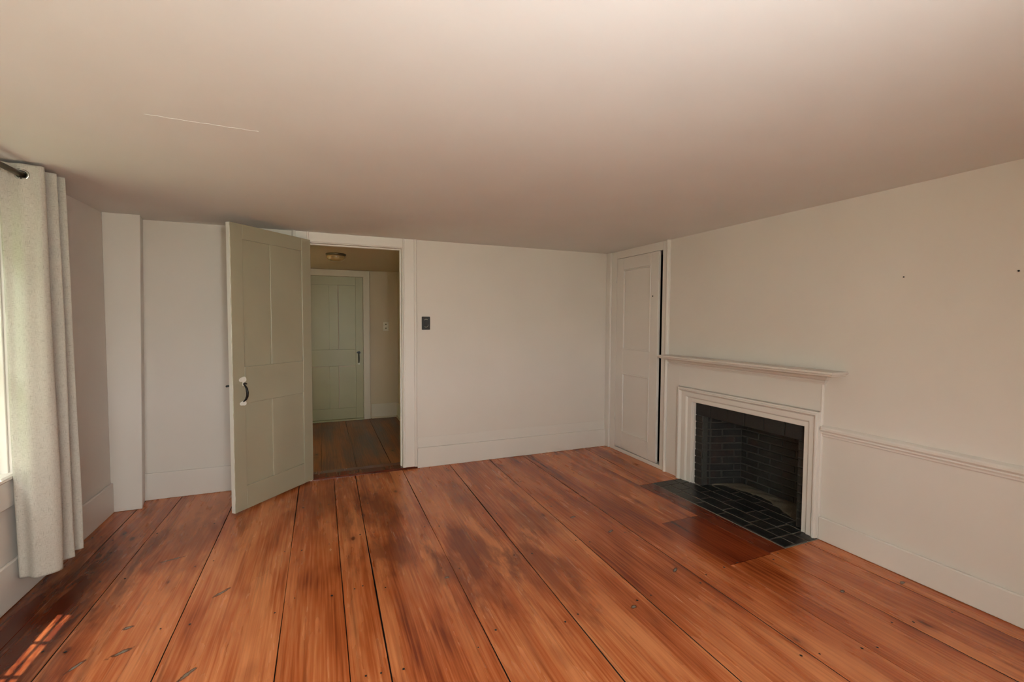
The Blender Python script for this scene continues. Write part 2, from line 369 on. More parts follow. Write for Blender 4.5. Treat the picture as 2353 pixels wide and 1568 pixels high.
# hall shell
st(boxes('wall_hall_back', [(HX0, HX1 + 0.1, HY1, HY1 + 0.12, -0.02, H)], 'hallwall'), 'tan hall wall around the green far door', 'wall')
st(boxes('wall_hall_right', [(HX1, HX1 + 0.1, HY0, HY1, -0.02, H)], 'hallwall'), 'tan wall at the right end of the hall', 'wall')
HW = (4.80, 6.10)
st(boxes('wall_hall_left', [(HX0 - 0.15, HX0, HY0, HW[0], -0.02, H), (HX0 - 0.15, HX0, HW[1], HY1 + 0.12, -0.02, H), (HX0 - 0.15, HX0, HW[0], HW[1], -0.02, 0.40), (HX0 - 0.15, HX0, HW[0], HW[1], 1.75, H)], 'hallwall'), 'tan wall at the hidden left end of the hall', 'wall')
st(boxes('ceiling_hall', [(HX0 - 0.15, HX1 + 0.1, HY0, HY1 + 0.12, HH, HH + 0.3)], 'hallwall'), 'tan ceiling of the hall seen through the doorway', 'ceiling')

# ------------------------------------------------------------------ floors: every board its own piece
floor = st(boxes('floor', [(XO, FBX + 0.2, YF - 0.2, YB + 0.02, -0.10, -0.022)], 'gap'), 'wide worn red-brown pine board floor', 'floor')
JOINTS = {'wl': (XL - 0.01, 0), 'D': (-1.23, 0), 'C': (-1.025, .010), 'B': (-.602, -.006), 'A': (-.18, 0), 'F': (.086, 0), 'E': (.23, .0127), 'H': (.643, .0103), 'G': (1.047, .0238), 'I': (1.46, .0194), 'J': (1.84, .012), 'L': (2.10, .006), 'M': (2.43, 0), 'Mn': (2.452, -.01), 'N': (2.757, 0), 'S': (2.566, 0), 'K': (2.47, .05), 'wr': (XR + 0.02, 0)}
def jx(k, y): a, b = JOINTS[k]; return a + b * (y - 1.5)
def plank(ka, kb, y0, y1, mat='floor', g0=None, g1=None, dz=None, name='plank', parent=None):
    g0 = random.uniform(.0012, .0020) if g0 is None else g0; g1 = random.uniform(.0012, .0020) if g1 is None else g1
    dz = random.uniform(-.0015, .0015) if dz is None else dz
    bm = bmesh.new(); n = 14; rows = []
    ra, rb = random.random() * 9, random.random() * 9
    for i in range(n + 1):
        y = y0 + (y1 - y0) * i / n
        xa = jx(ka, y) + g0 + 0.0012 * math.sin(y * 3.1 + ra); xb = jx(kb, y) - g1 - 0.0012 * math.sin(y * 2.7 + rb)
        e = 0.0016
        rows.append([bm.verts.new(p) for p in [(xa, y, -.022), (xa, y, dz - e), (xa + e, y, dz), (xb - e, y, dz), (xb, y, dz - e), (xb, y, -.022)]])
    for a, b in zip(rows, rows[1:]):
        for k in range(5): bm.faces.new([a[k], a[k + 1], b[k + 1], b[k]]).material_index = 1 if k in (0, 4) else 0   # board edges are black with old dirt
    bm.faces.new(rows[0]); bm.faces.new(rows[-1][::-1])
    o = link(name, mesh(name, bm), mat); o.data.materials.append(M['gap']); fix(o, parent or floor); o.parent = parent or floor
    return o
YE = YB + 0.015; Y0 = YF - 0.02
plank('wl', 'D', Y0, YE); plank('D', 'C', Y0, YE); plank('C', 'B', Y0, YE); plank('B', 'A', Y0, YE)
plank('A', 'F', Y0, YE); plank('F', 'E', Y0, YE, g1=.0028); plank('E', 'H', Y0, YE, g0=.0024); plank('H', 'G', Y0, YE, g1=.0026)
plank('G', 'I', Y0, YE, g0=.0022, g1=.0038); plank('I', 'J', Y0, YE, g0=.0026); plank('J', 'L', Y0, YE)
HY = (1.835, 3.025)         # hearth span
plank('L', 'M', Y0, 1.818, g1=.0024); plank('L', 'M', 1.822, 2.385, 'reflection_patch'); plank('L', 'M', 2.388, YE)
plank('M', 'N', Y0, 1.830, g0=.0022, g1=.003); plank('N', 'wr', Y0, 1.832, g0=.003)
plank('M', 'S', 1.832, 3.022, 'border'); plank('M', 'K', 3.027, YE); plank('K', 'wr', 3.027, YE)
# nail heads, too small to pick apart
bm = bmesh.new()
for k0, k1 in (('wl', 'D'), ('D', 'C'), ('C', 'B'), ('B', 'A'), ('A', 'F'), ('F', 'E'), ('E', 'H'), ('H', 'G'), ('G', 'I'), ('I', 'J'), ('J', 'L'), ('L', 'M'), ('M', 'N')):
    for yy in (0.55, 1.15, 1.78, 2.36, 2.95, 3.52, 4.05):
        if k0 in 'LM' and yy > 1.8: continue
        for s in (0, 1):
            x = (jx(k0, yy) + 0.045 + random.uniform(-.015, .015)) if s == 0 else (jx(k1, yy) - 0.045 + random.uniform(-.015, .015)); y = yy + random.uniform(-.05, .05); r = random.uniform(.0035, .006)
            vs = [bm.verts.new((x + r * math.cos(a * math.pi / 4), y + r * math.sin(a * math.pi / 4) * 1.15, 0.0022)) for a in range(8)]
            c = bm.verts.new((x, y, 0.0032))
            for a in range(8): bm.faces.new([vs[a], vs[(a + 1) % 8], c])
o = link('nail_heads', mesh('nail_heads', bm), 'gap'); o.parent = floor; o.location = -world_loc(floor); tag(o, kind='stuff')
# hall floor
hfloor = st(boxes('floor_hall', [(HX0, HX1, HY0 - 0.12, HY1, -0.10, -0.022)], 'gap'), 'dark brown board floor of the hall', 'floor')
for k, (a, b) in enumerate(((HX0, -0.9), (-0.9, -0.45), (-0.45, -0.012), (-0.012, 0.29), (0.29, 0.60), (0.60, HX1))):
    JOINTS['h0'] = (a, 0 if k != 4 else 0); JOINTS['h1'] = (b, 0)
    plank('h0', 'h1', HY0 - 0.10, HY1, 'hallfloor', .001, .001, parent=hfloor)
th = prism('trim_threshold', 'x', -0.075, 0.835, [(4.150, -0.02), (4.150, 0.006), (4.162, 0.016), (4.25, 0.022), (4.345, 0.016), (4.365, 0.004), (4.365, -0.02)], 'border')
st(th, 'dark red wooden threshold of the open doorway', 'threshold')

# ------------------------------------------------------------------ doorway casing (back wall)
def bpos(a, z, p): return (a, YB - p, z)
cas = [(0.0, 0.0), (0.0, 0.013), (0.004, 0.018), (0.012, 0.018), (0.016, 0.014), (0.098, 0.014), (0.102, 0.022), (0.112, 0.026), (0.122, 0.022), (0.126, 0.010), (0.126, 0.0)]
e = empty('trim_1', (0.31, YB, 0)); st(e, 'white wooden casing around the open doorway', 'door casing')
xc0, xc1, zc = DX0 + 0.008, DX1 - 0.008, DZ - 0.008
sweep_parts(['casing_leg'], [(xc0, 0.0), (xc0, H - 0.001)], cas, bpos, 'trim', e, 1)
sweep_parts(['casing_leg'], [(xc1, H - 0.001), (xc1, 0.02)], cas, bpos, 'trim', e, 1)
box('casing_head', xc0, xc1, YB - 0.0135, YB, zc, H - 0.001, 'trim', e, 0.002)
# jamb lining with stop
box('jamb', DX1 - 0.014, DX1 - 0.0005, YB - 0.001, HY0 + 0.01, 0.0, DZ, 'trim', e); box('jamb', DX0 + 0.0005, DX0 + 0.014, YB - 0.001, HY0 + 0.01, 0.0, DZ, 'trim', e)
box('jamb_head', DX0 + 0.014, DX1 - 0.014, YB - 0.001, HY0 + 0.01, DZ - 0.014, DZ - 0.0005, 'trim', e)
box('door_stop', DX1 - 0.026, DX1 - 0.014, YB + 0.045, YB + 0.085, 0.0, DZ - 0.014, 'trim', e, 0.002); box('door_stop', DX0 + 0.014, DX1 - 0.026, YB + 0.045, YB + 0.085, DZ - 0.026, DZ - 0.014, 'trim', e, 0.002)
box('strike_plate', xc1 + 0.010, xc1 + 0.026, YB - 0.0165, YB - 0.012, 0.915, 0.970, 'pink', e, 0.001)

# corner post left, baseboards
bm = bmesh.new(); add_box(bm, XL, -1.197, 3.985, YB, 0, H)
for v in bm.verts:
    if v.co.x > -1.3: v.co.x = (-1.160 if v.co.z > 1 else -1.197) - (0.037 if v.co.y > 4.1 else 0)
bmesh.ops.bevel(bm, geom=list(bm.edges), offset=0.003, segments=1, affect='EDGES')
st(fix(link('trim_2', mesh('trim_2', bm), 'trim'), None), 'white boxed corner post at the left end of the back wall', 'corner post')
def skirting(name, x0, x1, y0, y1, h, label, face, bev=0.006):
    o = box(name, x0, x1, y0, y1, 0.0, h, 'trim', None, bev, 2); return st(o, label, 'baseboard')
skirting('baseboard_back', -1.236, DX0 - 0.12, YB - 0.016, YB, 0.203, 'tall white baseboard on the back wall behind the open door', 'y')
b2 = empty('baseboard_back_right', (1.85, YB, 0)); st(b2, 'white baseboard between the doorway and the closet', 'baseboard')
box('board', xc1 + 0.126, XR - 0.004, YB - 0.018, YB, 0.0, 0.186, 'trim', b2, 0.005, 2); box('cap_board', xc1 + 0.126, XR - 0.004, YB - 0.005, YB, 0.186, 0.282, 'trim', b2, 0.002)
skirting('baseboard_left', XL, XL + 0.018, YF, 3.985, 0.212, 'tall white baseboard under the window along the left wall', 'x')
skirting('baseboard_right', XR - 0.020, XR, YF, 1.838, 0.145, 'white baseboard on the right wall beside the fireplace', 'x')
skirting('baseboard_front', XL + 0.018, XR - 0.02, YF, YF + 0.018, 0.203, 'white baseboard on the wall behind the viewer', 'y')

# ------------------------------------------------------------------ panelled doors
def door_leaf(root, w, h, th, stile, rails, mull, mats, bead=0.006, inset=0.009, gap=0.0):
    """local frame: x 0..w from the hinge, room face at y=0, body behind it (y>0); rails [(z0,z1),...] from the bottom, mull (x0,x1)"""
    L = dict(local=True)
    def lb(name, x0, x1, z0, z1, y0=0.0, y1=th, mat=mats, bev=0.0025, parent=root):
        return box(name, x0, x1, y0, y1, z0, z1, mat, parent, bev, 1, True)
    z0, z1 = rails[0][0], rails[-1][1]
    lb('stile', 0, stile, z0, z1); lb('stile', w - stile, w, z0, z1)
    for a, b in rails: lb('rail', stile, w - stile, a, b)
    for (a, b), (c, d) in zip(rails, rails[1:]):
        if mull:
            lb('mullion', mull[0], mull[1], b, c); spans = [(stile, mull[0]), (mull[1], w - stile)]
        else: spans = [(stile, w - stile)]
        for s0, s1 in spans:
            if mull and s1 == mull[0]: s1 -= gap
            pn = lb('panel', s0, s1, b, c - (gap if b < 0.5 else 0), inset, th - inset, bev=0.0)
            pl = pn.location
            if not bead: continue
            bm = bmesh.new()
            for (x0, x1, q0, q1) in ((s0, s0 + bead, b, c), (s1 - bead, s1, b, c), (s0 + bead, s1 - bead, b, b + bead), (s0 + bead, s1 - bead, c - bead, c)):
                add_box(bm, x0, x1, -0.004, inset, q0, q1, 0.003)
            bd = link('panel_bead', mesh('panel_bead', bm), mats); bd.data.transform(Matrix.Translation(-pl)); bd.parent = pn
    return lb
hx, hy = -0.072, 4.140; fx, fy = -0.562, 3.592
ang = math.atan2(fy - hy, fx - hx)
# local x runs hinge -> free edge; local +y must point away from the camera
d1 = empty('door_1', (hx, hy, 0), ang); st(d1, 'open sage-green four-panel wooden door with black latch handle', 'door')
# with x towards the free edge, +y (left-hand normal) points to +x-y = towards the viewer, so the leaf is mirrored in y
d1.scale = (1, -1, 1)
lb = door_leaf(d1, 0.732, 2.02, 0.034, 0.095, [(0.016, 0.182), (0.768, 1.030), (1.920, 2.024)], (0.305, 0.405), 'sage', bead=0.0, inset=0.011)
bm = bmesh.new(); add_box(bm, 0.7322, 0.7345, 0.0015, 0.0325, 0.017, 2.023)
bmesh.ops.subdivide_edges(bm, edges=[e_ for e_ in bm.edges if abs(e_.verts[0].co.z - e_.verts[1].co.z) > 1], cuts=110)
for v in bm.verts:
    if v.co.y < 0.01: v.co.y += 0.0022 * math.sin(v.co.z * 37) * math.sin(v.co.z * 11.3) + random.uniform(-.001, .0016)
o = link('edge_paint', mesh('edge_paint', bm), 'white', d1); tag(o, 'chipped white paint on the door edge')
# thumb-latch handle at x=.655
hd = empty('handle', (0.655, 0, 0.86), 0, d1)
def lobe(name, z, r, parent):
    bm = bmesh.new(); n = 28; f, bk = [], []
    for i in range(n):
        a = 2 * math.pi * i / n; rr = r * (1 + 0.16 * math.cos(2 * a) + 0.10 * math.cos(3 * a + 0.5))
        f.append(bm.verts.new((rr * 1.15 * math.cos(a), -0.003, z + rr * math.sin(a)))); bk.append(bm.verts.new((rr * 1.2 * math.cos(a), 0.0005, z + rr * 1.05 * math.sin(a))))
    for i in range(n): bm.faces.new([f[i], f[(i + 1) % n], bk[(i + 1) % n], bk[i]])
    bm.faces.new(f)
    return link(name, mesh(name, bm), 'white', parent)
tag(lobe('cusp_plate', 0.083, 0.021, hd), 'cream painted handle plate'); tag(lobe('cusp_plate', -0.085, 0.019, hd), 'cream painted handle plate')
box('neck', -0.006, 0.006, -0.006, 0, 0.038, 0.066, 'white', hd, 0.002, 1, True)
gp = [(0, -0.003, 0.052), (0, -0.018, 0.042), (0, -0.034, 0.022), (0, -0.041, -0.006), (0, -0.038, -0.034), (0, -0.026, -0.056), (0, -0.008, -0.070), (0, -0.001, -0.074)]
tube('grip', gp, [0.004, 0.0055, 0.0075, 0.0085, 0.0085, 0.007, 0.005, 0.004], 'iron', hd, 12, ref=(1, 0, 0))
tube('thumb_press', [(0, 0.0, 0.052), (0, -0.018, 0.056), (0, -0.036, 0.054)], [0.004, 0.006, 0.004], 'iron', hd, 10, ref=(1, 0, 0))
o = tube('latch_bar', [(0.64, 0.040, 0.905), (0.750, 0.040, 0.905)], [0.008, 0.007], 'iron', d1, 8)
box('latch_keeper', 0.66, 0.70, 0.034, 0.052, 0.89, 0.925, 'iron', d1, 0.002, 1, True)
for z in (0.28, 1.72): tube('hinge_knuckle', [(-0.004, 0.036, z - 0.04), (-0.004, 0.036, z + 0.04)], 0.006, 'sage', d1, 10, ref=(1, 0, 0))

# hall door and its casing
d2 = empty('door_2', (0.530, HY1 + 0.004 - 0.02, 0), math.pi); st(d2, 'closed grey-green panelled door at the far side of the hall', 'door')
d2.scale = (1, -1, 1)
lb = door_leaf(d2, 0.745, 1.93, 0.034, 0.095, [(0.024, 0.172), (0.745, 0.968), (1.832, 1.945)], (0.316, 0.429), 'sage_hall', bead=0.0, inset=0.014, gap=0.010)
hd = empty('handle', (0.058, 0, 0.85), 0, d2)
o = lobe('cusp_plate', 0.075, 0.018, hd); o.data.materials.clear(); o.data.materials.append(M['iron'])
tube('grip', [(0, -0.002, 0.07), (0, -0.03, 0.045), (0, -0.04, 0.0), (0, -0.03, -0.045), (0, -0.002, -0.068)], [0.006, 0.008, 0.009, 0.008, 0.006], 'iron', hd, 10, ref=(1, 0, 0))
tag(lobe('tail_plate', -0.080, 0.011, hd), 'pale handle tail plate')
e = empty('trim_3', (0.15, HY1, 0)); st(e, 'cream casing around the green hall door', 'door casing')
def hpos(a, z, p): return (a, HY1 - p, z)
hc = [(0, 0), (0, 0.020), (0.004, 0.024), (0.095, 0.024), (0.100, 0.018), (0.100, 0)]
sweep_parts(['casing_leg', 'casing_head', 'casing_leg'], [(-0.222, 0), (-0.222, 1.950), (0.534, 1.950), (0.534, 0)], [(w if w < 0.05 else w - 0.012, p) for w, p in hc], hpos, 'halltrim', e, 1)
st(box('trim_4', -0.222, 0.534, HY1 - 0.045, HY1, 0.0, 0.022, 'sage_hall', None, 0.003), 'worn green sill strip under the hall door', 'threshold')
b3 = empty('baseboard_hall', (0.8, HY1, 0)); st(b3, 'cream hall baseboard to the right of the green door', 'baseboard')
box('board', 0.634, HX1, HY1 - 0.02, HY1, 0, 0.205, 'halltrim', b3, 0.004); box('shoe', 0.634, HX1 - 0.03, HY1 - 0.035, HY1 - 0.02, 0, 0.025, 'hallwall', b3, 0.004)
b4 = empty('baseboard_hall_right', (HX1, 5.4, 0)); st(b4, 'cream baseboard along the right end of the hall', 'baseboard')
box('board', HX1 - 0.02, HX1, HY0, HY1 - 0.02, 0, 0.205, 'halltrim', b4, 0.004); box('shoe', HX1 - 0.035, HX1 - 0.02, HY0, HY1 - 0.035, 0, 0.025, 'hallwall', b4, 0.004)
skirting('baseboard_hall_left', HX0, -0.322, HY1 - 0.02, HY1, 0.205, 'cream hall baseboard left of the green door', 'y')

# closet door (right wall): frame and leaf
e = empty('trim_5', (XR, 3.65, 0)); st(e, 'white wooden frame around the narrow closet door', 'door casing')
box('corner_bead', XR - 0.032, XR, 4.085, YB - 0.0001, 0, H, 'trim', e, 0.008, 2)
box('casing_leg', XR - 0.014, XR, CY1 - 0.004, 4.085, 0, H, 'trim', e, 0.002)
box('casing_leg', XR - 0.014, XR, 3.246, CY0 + 0.002, 0, H, 'trim', e, 0.002)
prof = [(XR + 0.0, 3.246), (XR - 0.016, 3.246), (XR - 0.026, 3.241), (XR - 0.031, 3.231), (XR - 0.026, 3.221), (XR - 0.016, 3.216), (XR, 3.216)]
prism('edge_bead', 'z', 0, H, prof, 'trim', e)
box('casing_head', XR - 0.0138, XR, CY0 + 0.002, CY1 - 0.004, CZ - 0.002, H, 'trim', e, 0.002)
box('sill', XR - 0.016, XR + 0.06, 3.246, CY1 + 0.0, 0, 0.036, 'trim', e, 0.003)
box('jamb', XR, XR + 0.14, CY0 - 0.002, CY0 + 0.008, 0.036, CZ, 'trim', e); box('jamb', XR, XR + 0.14, CY1 - 0.008, CY1 + 0.002, 0.036, CZ, 'trim', e)
d3 = empty('door_3', (XR - 0.016, CY1 - 0.010, 0), math.radians(-90 - 0.9)); st(d3, 'narrow white two-panel closet door standing slightly open', 'door')
d3.scale = (1, -1, 1)
# x from hinge (far) towards the viewer; mirrored leaf: face y=0 looks into the room
d3.scale = (1, 1, 1)
lb = door_leaf(d3, 0.648, 1.96, 0.026, 0.110, [(0.046, 0.215), (0.832, 1.078), (1.893, 2.012)], None, 'trim', bead=0.014, inset=0.012)
bm = bmesh.new()
o = lathe('keyhole', [(0.0, 0.0), (0.0065, 0.0), (0.0065, 0.003), (0.0, 0.0035)], 'iron', d3, (0.572, 0.0, 1.602), 12, (math.pi / 2, 0, 0))
for z in (1.80, 0.36): tube('hinge_knuckle', [(-0.001, -0.004, z - 0.035), (-0.001, -0.004, z + 0.035)], 0.006, 'trim', d3, 10, ref=(1, 0, 0))

# ------------------------------------------------------------------ fireplace: mantelpiece
mt = tag(empty('mantelpiece', (XR, 2.5, 0)), 'white wooden mantelpiece with moulded shelf framing the black fireplace', 'mantelpiece')
px = 0.012
SY0, SY1 = 1.838, 3.214
box('surround_board', XR - px, XR, 3.074, SY1, 0, 0.99, 'trim', mt, 0.001); box('surround_board', XR - px, XR, SY0 + 0.013, SY0 + 0.018, 0, 0.81, 'trim', mt)
box('frieze_board', XR - px, XR, SY0 + 0.013, 3.074, 0.81, 0.99, 'trim', mt)
prism('edge_bead', 'z', 0, 0.99, [(XR, SY0), (XR - 0.010, SY0), (XR - 0.016, SY0 + 0.004), (XR - 0.016, SY0 + 0.010), (XR - 0.012, SY0 + 0.014), (XR, SY0 + 0.014)], 'trim', mt)
def rpos(a, z, p): return (XR - p, a, z)
IY0, IY1, IZ = 1.950, 2.912, 0.690
arch = [(0.0, -0.06), (0.0, 0.012), (0.004, 0.016), (0.034, 0.016), (0.040, 0.024), (0.046, 0.027), (0.078, 0.027), (0.084, 0.032), (0.092, 0.042), (0.101, 0.042), (0.104, 0.036), (0.112, 0.034), (0.114, px), (0.114, 0.0)]
# the left leg is wider than the right one, as built
archL = [(w * 1.36, p) for w, p in arch]
archR = [(w * 0.92, p) for w, p in arch]
def leg(name, y_in, sgn, pr, ztop):
    bm = bmesh.new(); rows = []
    bot = [bm.verts.new(rpos(y_in + sgn * w, 0.0, p)) for w, p in pr]; top = [bm.verts.new(rpos(y_in + sgn * w, ztop + w0, p)) for (w, p), (w0, _) in zip(pr, arch)]
    m = len(pr)
    for i in range(m): bm.faces.new([bot[i], bot[(i + 1) % m], top[(i + 1) % m], top[i]])
    bm.faces.new(bot); bm.faces.new(top[::-1])
    o = link(name, mesh(name, bm), 'trim'); fix(o, mt); o.parent = mt
leg('architrave_leg', IY1, 1, archL, IZ); leg('architrave_leg', IY0, -1, archR, IZ)
bm = bmesh.new()
r0 = [bm.verts.new(rpos(IY0 - w1, IZ + w, p)) for (w, p), (w1, _) in zip(arch, archR)]; r1 = [bm.verts.new(rpos(IY1 + w1, IZ + w, p)) for (w, p), (w1, _) in zip(arch, archL)]
m = len(arch)
for i in range(m): bm.faces.new([r0[i], r0[(i + 1) % m], r1[(i + 1) % m], r1[i]])
bm.faces.new(r0); bm.faces.new(r1[::-1])
o = link('architrave_head', mesh('architrave_head', bm), 'trim'); fix(o, mt); o.parent = mt
# bed moulding under the shelf, with mitred returns (plan path, profile out from the board)
bed = [(0.0, 0.978), (0.005, 0.978), (0.007, 0.988), (0.013, 0.990), (0.016, 0.998), (0.016, 1.004), (0.026, 1.010), (0.032, 1.018), (0.034, 1.026), (0.044, 1.028), (0.048, 1.034), (0.048, 1.040), (0.0, 1.040)]
bm = bmesh.new(); rows = []
ya, yb = 3.150, SY0 - 0.002
for k in range(4):
    row = []
    for p, z in bed:
        x = XR if k in (0, 3) else XR - px - p
        y = {0: min(ya + p, 3.2135), 1: min(ya + p, 3.2135), 2: yb - p, 3: yb - p}[k]
        row.append(bm.verts.new((x, y, z)))
    rows.append(row)
for a, b in zip(rows, rows[1:]):
    n = len(bed)
    for i in range(n): bm.faces.new([a[i], a[(i + 1) % n], b[(i + 1) % n], b[i]])
bm.faces.new(rows[0]); bm.faces.new(rows[-1][::-1])
o = link('bed_moulding', mesh('bed_moulding', bm), 'pink'); fix(o, mt); o.parent = mt
# shelf: board with ovolo edge, returned at both ends
sh = [(0.0, 1.040), (0.116, 1.040), (0.124, 1.043), (0.127, 1.049), (0.127, 1.053), (0.134, 1.054), (0.139, 1.058), (0.140, 1.064), (0.137, 1.070), (0.0, 1.070)]
bm = bmesh.new(); rows = []
ya, yb = 3.056, 1.842
for k in range(4):
    row = []
    for p, z in sh:
        x = XR if k in (0, 3) else XR - px - p
        y = ya + p if k < 2 else yb - p
        row.append(bm.verts.new((x, y, z)))
    rows.append(row)
for a, b in zip(rows, rows[1:]):
    n = len(sh)
    for i in range(n): bm.faces.new([a[i], a[(i + 1) % n], b[(i + 1) % n], b[i]])
bm.faces.new(rows[0]); bm.faces.new(rows[-1][::-1])
bmesh.ops.remove_doubles(bm, verts=bm.verts, dist=1e-6)
o = link('shelf', mesh('shelf', bm), 'pink'); fix(o, mt); o.parent = mt
# chair rail
rail = prism('trim_6', 'y', YF, SY0 + 0.0, [(XR, 0.652), (XR - 0.006, 0.652), (XR - 0.010, 0.658), (XR - 0.010, 0.666), (XR - 0.016, 0.669), (XR - 0.020, 0.676), (XR - 0.016, 0.683), (XR - 0.022, 0.686), (XR - 0.030, 0.695), (XR - 0.030, 0.706), (XR - 0.024, 0.714), (XR - 0.008, 0.724), (XR, 0.724)], 'trim')
st(rail, 'white moulded chair rail along the right wall', 'chair rail')

# ------------------------------------------------------------------ firebox: bricks one by one
fb = tag(empty('firebox', (3.05, 2.42, 0)), 'soot-blackened brick firebox inside the white mantelpiece', 'fireplace')
brick_cache = {}
def brick_mesh(l, d, h, mat):
    key = (round(l, 3), d, h, mat)
    if key not in brick_cache:
        bm = bmesh.new(); add_box(bm, -l / 2, l / 2, 0, d, 0, h, 0.004)
        for v in bm.verts: v.co += Vector((random.uniform(-1, 1), random.uniform(-1, 1), random.uniform(-1, 1))) * 0.0012
        me = mesh('brick', bm); me.materials.append(M[mat]); brick_cache[key] = me
    return brick_cache[key]
CH = 0.0585
def brick_wall(p0, p1, z0, z1, L=0.205, shift=0, d=0.05, mat='firebrick', parent=fb):
    """bricks along p0->p1 (plan), faces towards the right-hand side of that direction (into the firebox)"""
    a = Vector(p0); b = Vector(p1); v = b - a; ln = v.length; u = v / ln; nrm = Vector((-u.y, u.x))   # bricks lie behind the face
    rz = math.atan2(u.y, u.x); z = z0; k = shift; base = world_loc(parent)
    while z < z1 - 0.01:
        s = -L / 2 if k % 2 else 0.0
        while s < ln - 0.012:
            e0, e1 = max(0, s), min(ln, s + L)
            if e1 - e0 > 0.02:
                l = round(e1 - e0 - 0.009, 2); c = a + u * ((e0 + e1) / 2) + nrm * random.uniform(-0.002, 0.002)
                o = bpy.data.objects.new('brick', brick_mesh(l, d, CH - 0.009, mat)); C.objects.link(o); o.parent = parent
                o.location = Vector((c.x, c.y, z + 0.004)) - base; o.rotation_euler = (0, 0, rz)
            s += L
        z += CH; k += 1
    # mortar sheet just behind the brick faces
    bm = bmesh.new()
    q = [a + nrm * 0.006, b + nrm * 0.006, b + nrm * (d + 0.01), a + nrm * (d + 0.01)]
    lo = [bm.verts.new((w.x, w.y, z0 - 0.02)) for w in q]; hi = [bm.verts.new((w.x, w.y, z1 + 0.0)) for w in q]
    for i in range(4): bm.faces.new([lo[i], lo[(i + 1) % 4], hi[(i + 1) % 4], hi[i]])
    bm.faces.new(lo[::-1]); bm.faces.new(hi)
    o = link('mortar', mesh('mortar', bm), 'sootmortar'); fix(o, parent); o.parent = parent
ZT = 0.585
FXF = 2.905
# direction chosen so that the left-hand normal points out of the firebox
brick_wall((FXF, 2.908), (FXF, 2.822), 0.0, ZT, 0.205, 1, 0.045)
brick_wall((2.955, 2.822), (2.985, 2.812), 0.0, ZT, 0.205, 0, 0.05)
brick_wall((2.985, 2.812), (3.245, 2.725), 0.0, 0.80, 0.205, 0, 0.05)
brick_wall((3.245, 2.775), (3.245, 2.060), 0.0, 0.80, 0.205, 1, 0.05)
brick_wall((3.245, 2.110), (2.985, 2.020), 0.0, 0.80, 0.205, 0, 0.05)
brick_wall((FXF, 2.010), (FXF, 1.946), 0.0, ZT, 0.205, 1, 0.045)
# lintel: row of blackened pieces
for i in range(6):
    y0 = 1.946 + (2.908 - 1.946) * i / 6; y1 = 1.946 + (2.908 - 1.946) * (i + 1) / 6
    box('lintel_brick', FXF, FXF + 0.10, y0 + 0.0015, y1 - 0.0015, ZT, FZ + 0.005, 'soot', fb, 0.003)
boxes('smoke_chamber', [(3.0, 3.30, 2.0, 2.90, 0.80, 0.83), (3.295, 3.32, 1.9, 2.95, 0.0, 0.83), (WX - 0.02, 3.30, 2.90, 2.93, 0, 0.83), (WX - 0.02, 3.30, 1.90, 1.93, 0, 0.83), (FXF + 0.10, FXF + 0.12, 1.946, 2.905, 0.66, 0.83), (FXF + 0.10, 3.32, 1.90, 2.95, 0.832, 0.86)], 'soot', fb)

# ------------------------------------------------------------------ hearth bricks, flush with the floor
he = tag(empty('hearth', (2.9, 2.43, 0)), 'black brick hearth set flush in the floor before the fireplace', 'hearth')
bed_ = boxes('mortar_bed', [(2.566, XR + 0.012, HY[0], HY[1], -0.022, -0.0012), (XR + 0.012, FBX - 0.08, 1.93, 2.89, -0.022, -0.0012)], 'mortar', he)
rowx = [2.570, 2.667, 2.779, 2.884, 2.986, 3.085, 3.185, 3.245]
starts = [2.350, 2.604, 2.290, 2.480, 2.39, 2.30, 2.40]
def hbrick(x0, x1, y0, y1):
    g_ = 0.0034
    bm = bmesh.new(); add_box(bm, x0 + g_, x1 - g_, y0 + g_, y1 - g_, -0.02, 0.0018 + random.uniform(-.0012, .0014), 0.003)
    for v in bm.verts: v.co += Vector((random.uniform(-1, 1), random.uniform(-1, 1), 0)) * 0.0012
    o = link('brick', mesh('brick', bm), 'hearthbrick'); fix(o, he); o.parent = he
for i in range(7):
    x0, x1 = rowx[i], rowx[i + 1]
    ylo, yhi = (HY[0] + 0.002, HY[1] - 0.002) if x1 < XR + 0.01 else (1.96, 2.83)
    if i >= 4: xm = (x0 + x1) / 2; kk = (xm - 2.985) / 0.26; ylo, yhi = 2.02 + 0.09 * kk + 0.005, 2.812 - 0.087 * kk - 0.005
    y = starts[i] - 0.208 * 6; cuts = [ylo]
    while y < yhi - 0.03:
        if y > ylo + 0.03: cuts.append(y)
        y += 0.208 if i else 0.206
    if i == 0: cuts = [ylo, 1.945, 2.142, 2.350, 2.56, 2.77, 2.92]
    if i == 1: cuts = [ylo, 1.945, 2.046, 2.17, 2.39, 2.60, 2.81, 2.93]
    if i == 2: cuts = [ylo, 1.945, 2.053, 2.16, 2.290, 2.50, 2.71, 2.92]
    cuts.append(yhi)
    for a, b in zip(cuts, cuts[1:]): hbrick(x0, x1, a, b)
